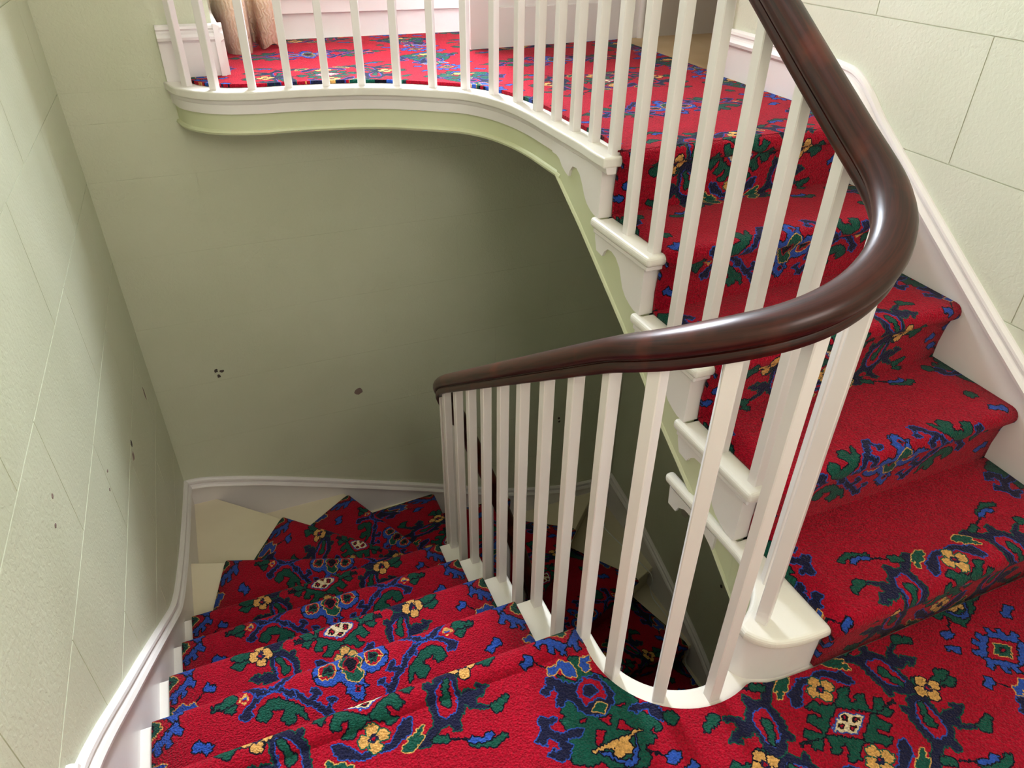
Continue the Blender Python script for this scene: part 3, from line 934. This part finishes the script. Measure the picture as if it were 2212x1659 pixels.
lt = catmull([(YF, 0.215), (0.9, 0.215), (1.0, 0.205), (1.094, 0.185), (1.228, 0.10), (1.435, -0.055), (1.698, -0.250), (1.966, -0.452), (2.10, -0.552), (2.18, -0.602), (2.308, -0.660), (2.55, -0.745), (2.826, -0.825), (3.142, -0.905), (YB, -0.930)], 4)
skirting('baseboard_left', 'white moulded skirting raking down the left wall', [(s, z) for s, z in lt], mapL, 0.36)
bt = catmull([(XL, -0.930), (-0.726, -0.930), (-0.643, -0.945), (-0.474, -0.996), (-0.342, -1.042), (-0.113, -1.130), (0.132, -1.228), (0.395, -1.333), (0.562, -1.404), (0.935, -1.560), (1.243, -1.650), (1.45, -1.690), (XR, -1.705)], 4)
skirting('baseboard_back', 'white moulded skirting sloping along the shaded back wall', [(s, z) for s, z in bt], mapB, 0.40)
rtp = catmull([(YB, -1.695), (3.018, -1.740), (2.815, -1.785), (2.619, -1.855), (2.448, -1.925), (2.173, -2.055), (1.957, -2.190), (1.5, -2.51), (0.9, -2.93)], 4)
skirting('baseboard_right', 'dim white skirting descending the lower right wall', [(s, z) for s, z in rtp], mapR, 0.42)
ut = catmull([(YF, 0.22), (0.55, 0.22), (0.70, 0.235), (1.13, 0.500), (1.435, 0.700), (1.565, 0.788), (1.70, 0.880), (1.80, 0.950), (1.87, 1.008), (1.93, 1.045), (2.0, 1.062), (2.20, 1.072), (2.62, 1.078)], 4)
skirting('baseboard_right', 'bright white moulded skirting climbing beside the upper flight', [(s, z, min(0.34, max(0.2, z - 0.02)) if s > 0.7 else 0.24) for s, z in ut], mapU, 0.34)
skirting('baseboard_landing', 'short white skirting on the wall end at the landing corner', [(-0.415, 1.085), (-0.300, 1.085), (-0.192, 1.085)], mapB, 0.185)
skirting('baseboard_landing', 'white skirting along the return wall behind the curtain', [(YB - 0.032, 1.085), (4.0, 1.085)], mapT, 0.185)

# ------------------------------------------------------------------ balustrade
bal = empty('balustrade', (0.47, 1.6, 0.0))
tag(bal, 'dark mahogany handrail on plain square white balusters round the well', 'balustrade')
BW = 0.0135
bev = 0.002
sq = [(-BW + bev, -BW), (BW - bev, -BW), (BW, -BW + bev), (BW, BW - bev), (BW - bev, BW), (-BW + bev, BW), (-BW, BW - bev), (-BW, -BW + bev)]
bm_v = [(x, y, 0) for x, y in sq] + [(x, y, 1) for x, y in sq]
bm_f = [tuple(range(7, -1, -1)), tuple(range(8, 16))] + [(i, (i + 1) % 8, 8 + (i + 1) % 8, 8 + i) for i in range(8)]
bmesh_ = bpy.data.meshes.new('baluster')
bmesh_.from_pydata(bm_v, [], bm_f)
bmesh_.materials.append(M_WHITE)
rnd = random.Random(3)


def baluster(x, y, z0, z1, rot=0.0):
    o = bpy.data.objects.new('baluster', bmesh_)
    col.objects.link(o)
    o.parent = bal
    o.matrix_parent_inverse = Matrix.Translation(bal.location).inverted()
    o.location = (x, y, z0 - 0.004)
    o.scale = (1, 1, z1 - z0 + 0.012)
    o.rotation_euler = (0, 0, rot + rnd.uniform(-0.02, 0.02))
    return o


BC, BR = (0.4695, 1.081), 0.2075
zdown = lambda y: 0.573 - 0.692 * (y - 1.392)
ring_tab = [(180, zdown(1.081)), (200, 0.834), (232, 0.898), (266, 0.940), (299, 0.985), (331, 1.036), (360, 1.083)]
up_tab = [(1.081, 1.083), (1.12, 1.112), (1.249, 1.198), (1.386, 1.292), (1.60, 1.440), (1.75, 1.535), (1.88, 1.608), (2.0, 1.655), (2.2, 1.680), (4, 1.68)]
far_tab = [(0, -1.43), (20, -1.33), (40, -1.17), (60, -0.95), (80, -0.73), (100, -0.50), (120, -0.30), (140, -0.15), (160, -0.05), (180, zdown(2.177))]
zlow = lambda y: -1.43 - 0.695 * (2.177 - y)
for i in range(1, 5):
    for d in (0.02, 0.1494):
        y = dnn(i) - d
        baluster(BC[0] - BR, y, -RI * i, zdown(y))
baluster(BC[0] - BR, 1.122, 0.0, zdown(1.122))
for a, z0 in ((201, 0.0), (232.5, 0.0), (266, 0.0), (299, RI), (331, RI)):
    r = math.radians(a)
    baluster(BC[0] + BR * math.cos(r), BC[1] + BR * math.sin(r), z0, lerp_table(ring_tab, a), r)
for i in range(2, 5):
    for d in (0.034, 0.1625):
        y = upn(i) + d
        baluster(BC[0] + BR, y, RI * i, lerp_table(up_tab, y))
for k, (x, y) in enumerate(BAL_L):
    a = BAL_L[max(k - 1, 0)]
    b = BAL_L[min(k + 1, len(BAL_L) - 1)]
    baluster(x, y, ZL, lerp_table(up_tab, y), math.atan2(b[1] - a[1], b[0] - a[0]))
for i in range(5, 13):
    a = 180 - 22.5 * (i - 5) - 11
    r = math.radians(a)
    baluster(FC[0] + BR * math.cos(r), FC[1] + BR * math.sin(r), -RI * i, lerp_table(far_tab, a), r)
for i in range(13, 18):
    for d in (0.02, 0.15):
        y = nose[i][0][1] + d
        baluster(FC[0] + BR, y, -RI * i, zlow(y))

path = [(FC[0] + BR, y, zlow(y)) for y in np.linspace(0.9, 2.15, 8)]
path += [(FC[0] + BR * math.cos(math.radians(a)), FC[1] + BR * math.sin(math.radians(a)), lerp_table(far_tab, a)) for a in np.linspace(0, 180, 37)]
path += [(BC[0] - BR, y, zdown(y)) for y in np.linspace(2.11, 1.15, 10)]
path += [(BC[0] + 0.002 + (BR + 0.002) * math.cos(math.radians(a)), BC[1] + (BR + 0.002) * math.sin(math.radians(a)), lerp_table(ring_tab, a)) for a in np.linspace(180, 360, 41)]
path += [(BC[0] + BR + 0.004 + (0.002 * (y - 1.1) / 0.7), y, lerp_table(up_tab, y)) for y in np.linspace(1.12, 1.80, 12)]
path += [(x, y, lerp_table(up_tab, y)) for x, y in bpath if 1.86 < y < 3.245]
# soften the height changes
A = np.array(path, float)
S = np.concatenate([[0], np.cumsum(np.hypot(np.diff(A[:, 0]), np.diff(A[:, 1])))])
keep = np.concatenate([[True], np.diff(S) > 1e-5])
A, S = A[keep], S[keep]
SU = np.arange(0, S[-1], 0.018)
A = np.stack([np.interp(SU, S, A[:, k]) for k in range(3)], 1)
for _ in range(10):
    A[1:-1, 2] = 0.25 * A[:-2, 2] + 0.5 * A[1:-1, 2] + 0.25 * A[2:, 2]
for _ in range(2):
    A[1:-1, :2] = 0.25 * A[:-2, :2] + 0.5 * A[1:-1, :2] + 0.25 * A[2:, :2]
path = [tuple(float(c) for c in p) for p in A]
half = [(0.0, 0.0), (0.017, 0.0), (0.0235, 0.002), (0.0265, 0.008), (0.0262, 0.015), (0.0235, 0.0200), (0.0205, 0.0215), (0.0205, 0.0232), (0.0265, 0.0245), (0.0310, 0.0290), (0.0330, 0.0370), (0.0312, 0.0470), (0.0255, 0.0550), (0.0165, 0.0610), (0.0060, 0.0635)]
prof = half + [(-a, b) for a, b in half[::-1]][:-1]
hr = sweep('handrail', path, prof, M_WOOD, None, True, True, True, True)
hr.parent = bal
hr.matrix_parent_inverse = Matrix.Translation(bal.location).inverted()
tag(hr, 'polished dark mahogany handrail')

# ------------------------------------------------------------------ carpets
def carpet_strip(name, sections, uL, uR, n=10):
    """sections: (left xyz, right xyz, v [, uL, uR]) along the run"""
    verts, faces, uvs = [], [], []
    for s in sections:
        Lp, Rp, v_ = Vector(s[0]), Vector(s[1]), s[2]
        a, b = (s[3], s[4]) if len(s) > 3 else (uL, uR)
        for k in range(n + 1):
            t = k / n
            verts.append(Lp.lerp(Rp, t))
            uvs.append(((a + (b - a) * t + 0.475) / 1.9, v_ / 0.878))
    w = n + 1
    for i in range(len(sections) - 1):
        for k in range(n):
            faces.append((i * w + k, i * w + k + 1, (i + 1) * w + k + 1, (i + 1) * w + k))
    o = obj(name, verts, faces, M_CARPET, None, True)
    fix = o.data.polygons[0].normal
    uvl = o.data.uv_layers.new(name='UVMap')
    for p in o.data.polygons:
        for li in p.loop_indices:
            uvl.data[li].uv = uvs[o.data.loops[li].vertex_index]
    return o


def solid(o, t=0.011, offset=-1.0):
    m_ = o.modifiers.new('pile', 'SOLIDIFY')
    m_.thickness = t
    m_.offset = offset
    return o


def arc_nose(E, d, z, r=0.021, cback=0.010, n=7):
    out = []
    for k in range(n + 1):
        a = math.radians(90 - 165 * k / n)
        out.append((E[0] - d.x * cback + d.x * r * math.cos(a), E[1] - d.y * cback + d.y * r * math.cos(a), z + 0.012 - r + r * math.sin(a)))
    return out


def on_line(p, i):
    (ax, ay), (bx, by) = nose[i]
    d = Vector((bx - ax, by - ay)).normalized()
    t = (p[0] - ax) * d.x + (p[1] - ay) * d.y
    return (ax + d.x * t, ay + d.y * t)


LE = {0: (-0.735, 1.142), 5: (-0.616, 2.605), 6: (-0.363, 2.963), 7: (0.008, 3.208), 8: (0.47, 3.222), 9: (0.932, 3.208), 10: (1.303, 2.963), 11: (1.556, 2.605)}
REd = {0: (0.25, 1.142)}
for i in range(1, 5):
    LE[i] = (-0.735, dnn(i)); REd[i] = (0.205, dnn(i))
for i in range(5, 12):
    a = math.radians(180 - 22.5 * (i - 4))
    REd[i] = (FC[0] + 0.262 * math.cos(a), FC[1] + 0.262 * math.sin(a))
    LE[i] = on_line(LE[i], i)
    REd[i] = on_line(REd[i], i)
for i in range(12, 18):
    LE[i] = (1.675, nose[i][0][1]); REd[i] = (0.735, nose[i][0][1])

secs = []
for i in range(0, 17):
    z = -RI * i
    d = fwd(i)
    L, R_ = LE[i], REd[i]
    vi = 0.439 * i + (0.027 if i else 0.0)
    wid = math.hypot(L[0] - R_[0], L[1] - R_[1])
    uL, uR = (-0.47, 0.47 if i else 0.515)
    if i == 0:
        secs.append(((L[0], L[1] - 0.06, 0.012), (R_[0], R_[1] - 0.06, 0.012), -0.06, uL, uR))
    else:
        Lb, Rb = LE[i - 1], REd[i - 1]
        if i == 1:
            Rb = (0.205, Rb[1])
        db = fwd(i - 1)
        p0 = (Lb[0] - db.x * 0.016, Lb[1] - db.y * 0.016)
        q0 = (Rb[0] - db.x * 0.016, Rb[1] - db.y * 0.016)
        p1 = (L[0] - d.x * 0.03, L[1] - d.y * 0.03)
        q1 = (R_[0] - d.x * 0.03, R_[1] - d.y * 0.03)
        for t in (0.0, 0.34, 0.67, 1.0):
            secs.append(((p0[0] + (p1[0] - p0[0]) * t, p0[1] + (p1[1] - p0[1]) * t, z + 0.012 + (0.004 * (1 - t) ** 6)), (q0[0] + (q1[0] - q0[0]) * t, q0[1] + (q1[1] - q0[1]) * t, z + 0.012 + (0.004 * (1 - t) ** 6)),
                         vi - 0.243 + (0.243 - 0.03) * t, uL, uR))
    na, nb = arc_nose(L, d, z), arc_nose(R_, d, z)
    for k, (a, b) in enumerate(zip(na, nb)):
        secs.append((a, b, vi - 0.02 + 0.058 * k / (len(na) - 1), uL, uR))
    if i < 16:
        for dz, vv in ((-0.055, 0.06), (-0.12, 0.12), (-RI + 0.018, 0.175)):
            rr = R_ if i else (R_[0] + (0.205 - R_[0]) * (-dz / 0.165), R_[1])
            secs.append(((L[0] - d.x * 0.014, L[1] - d.y * 0.014, z + dz), (rr[0] - d.x * 0.014, rr[1] - d.y * 0.014, z + dz), vi + vv, uL, uR))
lr = carpet_strip('stair_carpet', secs, -0.47, 0.47, 10)
fix_dir = lr.data.polygons[1].normal.z
if fix_dir < 0:
    lr.data.flip_normals()
solid(lr)
tag(lr, 'red patterned wool runner going down the lower flight', 'carpet')

# upper flight runner
secs = []
up_d = Vector((0, -1))
for i in range(1, 6):
    z = RI * i
    yn = upn(i)
    vi = -0.05 - 0.439 * (i - 1)
    xl = 0.692
    e = lambda y: xr_up(y) - 0.021
    ul = lambda x: x - 1.095
    for dz, vv in ((-RI + 0.012, 0.18), (-0.12, 0.125), (-0.062, 0.065)):
        xl_ = 0.712 if i == 1 else xl
        secs.append(((xl_, yn + 0.012 + (0.006 if dz < -0.1 else 0), z + dz), (e(yn), yn + 0.012 + (0.006 if dz < -0.1 else 0), z + dz), vi + vv, ul(xl_), ul(e(yn))))
    na = arc_nose((xl, yn), up_d, z, 0.026, 0.012)[::-1]
    for k, a in enumerate(na):
        secs.append(((a[0], a[1], a[2]), (e(a[1]), a[1], a[2]), vi + 0.05 - 0.065 * k / (len(na) - 1), ul(xl), ul(e(a[1]))))
    ye = upn(i + 1) + 0.012 if i < 5 else yn + 0.062
    for t in (0.12, 0.4, 0.7, 1.0):
        y = yn + (ye - yn) * t
        secs.append(((xl, y, z + 0.012), (e(y), y, z + 0.012), vi - (y - yn), ul(xl), ul(e(y))))
ur = carpet_strip('stair_carpet', secs, 0, 0, 10)
chk = max(ur.data.polygons, key=lambda p: abs(p.normal.z))
if chk.normal.z < 0:
    ur.data.flip_normals()
solid(ur)
tag(ur, 'red patterned wool carpet covering the upper flight', 'carpet')


def flat_carpet(name, outline, z, umap, label):
    n = len(outline)
    a = sum(outline[i][0] * outline[(i + 1) % n][1] - outline[(i + 1) % n][0] * outline[i][1] for i in range(n))
    if a < 0:
        outline = outline[::-1]
    o = obj(name, [(x, y, z) for x, y in outline], [tuple(range(n))], M_CARPET)
    uvl = o.data.uv_layers.new(name='UVMap')
    for p in o.data.polygons:
        for li in p.loop_indices:
            x, y, _ = o.data.vertices[o.data.loops[li].vertex_index].co
            u_, v_ = umap(x, y)
            uvl.data[li].uv = ((u_ + 0.475) / 1.9, v_ / 0.878)
    solid(o)
    return tag(o, label, 'carpet')


hl = [(-0.735, -1.45), (-0.735, 1.082), (0.25, 1.082)] + [(RC[0] + (0.2135 + 0.020 * math.sin(math.radians(a - 180))) * math.cos(math.radians(a)), RC[1] + (0.2135 + 0.020 * math.sin(math.radians(a - 180))) * math.sin(math.radians(a))) for a in np.linspace(180, 289, 24)] + [(0.552, 0.862), (0.585, 0.848), (0.623, 0.842), (0.71, 0.838), (xr_up(0.84) - 0.021, 0.838), (xr_up(-1.45) - 0.021, -1.45)]
flat_carpet('landing_carpet', hl, 0.012, lambda x, y: (x + 0.265, y - 1.142), 'red patterned wool carpet on the half landing in the foreground')
inn = [p for p in inner if p[1] > 1.93 and p[1] < 3.22]
ulc = [(0.692, upn(5) + 0.062), (0.694, upn(5) + 0.075)] + inn + [(-0.355, 3.228), (-0.200, 3.228), (-0.200, 3.99), (xr_up(3.7) - 0.0, 3.99), (xr_up(3.6) - 0.0, 3.6), (xr_up(2.72) - 0.0, 2.72), (xr_up(2.62) - 0.022, 2.62), (xr_up(1.93) - 0.022, upn(5) + 0.062)]
flat_carpet('landing_carpet', ulc, ZL + 0.012, lambda x, y: (x - 1.095, -0.05 - 0.439 * 4 - (y - upn(5))), 'red patterned wool carpet on the upper landing behind balusters')

# ------------------------------------------------------------------ curtain
cu_pts = catmull([(-0.190, 3.86), (-0.172, 3.74), (-0.145, 3.665), (-0.105, 3.645), (-0.072, 3.668), (-0.062, 3.74), (-0.052, 3.80), (-0.030, 3.795), (-0.010, 3.745), (0.022, 3.725), (0.050, 3.75), (0.062, 3.83), (0.085, 3.90)], 4)
levels = [(0.925, 1.0), (1.2, 1.02), (1.7, 1.05), (2.4, 1.1), (3.2, 1.15)]
vs, fs = [], []
for z, k in levels:
    for j, (x, y) in enumerate(cu_pts):
        zz = z + (0.012 * math.sin(j * 0.55) if z < 1 else 0) - (0.022 if (z < 1 and y < 3.70) else 0)
        vs.append((-0.06 + (x + 0.06) * k, 3.78 + (y - 3.78) * (2 - k) * 1.0, zz))
w = len(cu_pts)
for i in range(len(levels) - 1):
    for j in range(w - 1):
        fs.append((i * w + j, i * w + j + 1, (i + 1) * w + j + 1, (i + 1) * w + j))
cu = obj('curtain', vs, fs, M_CURTAIN, None, True, auto=False)
solid(cu, 0.006, 0)
tag(cu, 'cream embossed curtain hanging in folds at the landing window', 'curtain')

# ------------------------------------------------------------------ cable and plug on the lower winders
cab = [(1.575, 3.075, -1.955), (1.583, 3.035, -1.968), (1.598, 2.955, -1.972), (1.610, 2.885, -1.972), (1.635, 2.76, -1.972), (1.655, 2.64, -1.972), (1.662, 2.604, -1.976), (1.668, 2.585, -2.02), (1.668, 2.59, -2.10), (1.672, 2.55, -2.150),
       (1.676, 2.45, -2.152), (1.678, 2.30, -2.152), (1.678, 2.20, -2.154), (1.678, 2.165, -2.20), (1.676, 2.17, -2.28), (1.678, 2.10, -2.332), (1.678, 1.9, -2.335)]
cp = catmull(cab, 5)
cprof = [(0.0035 * math.cos(a), 0.0035 * math.sin(a)) for a in np.linspace(0, 2 * math.pi, 9)[:-1]]
ca = sweep('cable', cp, cprof, M_PLASTIC, None, True)
tag(ca, 'thin white cable trailing down the edge of the lower winders', 'cable')
pl_ = empty('plug_adaptor', (1.565, 3.095, -1.98))
tag(pl_, 'white plug adaptor on the dim winder tread at the cable end', 'plug')
sub(box('adaptor_body', 1.545, 1.583, 3.085, 3.135, -1.98, -1.93, M_PLASTIC, None, 0.006), pl_)
sub(box('plug', 1.555, 1.590, 3.055, 3.086, -1.975, -1.94, M_PLASTIC, None, 0.006), pl_)

# ------------------------------------------------------------------ chips and fixing holes in the plaster
def blob(name, mapf, s, z, a, b, material, label, seed, parts=None):
    r = random.Random(seed)
    n = 11
    q = []
    for k in range(n):
        t = 2 * math.pi * k / n
        f = r.uniform(0.72, 1.2)
        q.append((s + a * f * math.cos(t), z + b * f * math.sin(t)))
    o = plate(name, q, mapf, 0.0012, 0.0040, material)
    tag(o, label, 'wall mark')
    return o


blob('plaster_hole', mapB, -0.505, -0.345, 0.008, 0.010, M_CHIP, 'left hole of the three dark screw holes in the back wall', 1)
blob('plaster_hole', mapB, -0.482, -0.352, 0.009, 0.007, M_CHIP, 'right hole of the three dark screw holes in the back wall', 2)
blob('plaster_hole', mapB, -0.499, -0.375, 0.008, 0.009, M_CHIP, 'lowest hole of the three dark screw holes in the back wall', 3)
blob('plaster_chip', mapB, 0.128, -0.618, 0.022, 0.021, M_CHIP2, 'grey pink plaster chip in the middle of the back wall', 4)
blob('plaster_hole', mapB, 1.292, -1.117, 0.007, 0.007, M_CHIP, 'upper of two pin holes seen between balusters', 5)
blob('plaster_hole', mapB, 1.296, -1.142, 0.007, 0.007, M_CHIP, 'lower of two pin holes seen between balusters', 6)
blob('plaster_chip', mapL, 2.44, -0.085, 0.014, 0.012, M_CHIP, 'dark chip on a joint of the left wall near the corner', 7)
blob('plaster_chip', mapL, 2.40, -0.110, 0.018, 0.012, M_CHIP2, 'pinkish scraped chip below the dark chip on the left wall', 8)
blob('plaster_chip', mapL, 2.985, -0.232, 0.010, 0.030, M_CHIP2, 'narrow brown scrape beside the shaded corner', 9)
blob('plaster_hole', mapL, 2.035, 0.120, 0.006, 0.004, M_CHIP2, 'upper small hole on the left wall above the skirting', 10)
blob('plaster_hole', mapL, 1.985, 0.092, 0.006, 0.004, M_CHIP2, 'lower small hole on the left wall above the skirting', 11)
blob('plaster_hole', mapL, 1.575, 0.425, 0.006, 0.005, M_CHIP2, 'upper hole of the pair near the left picture edge', 12)
blob('plaster_hole', mapL, 1.52, 0.390, 0.007, 0.004, M_CHIP2, 'lower hole of the pair near the left picture edge', 13)
blob('cover_plate', mapR, 2.485, -1.353, 0.030, 0.042, M_ROOM, 'oval painted cover plate on the dark lower right wall', 14)
blob('plaster_hole', mapR, 2.088, -1.545, 0.009, 0.010, M_CHIP, 'single dark hole in the lower right wall', 15)
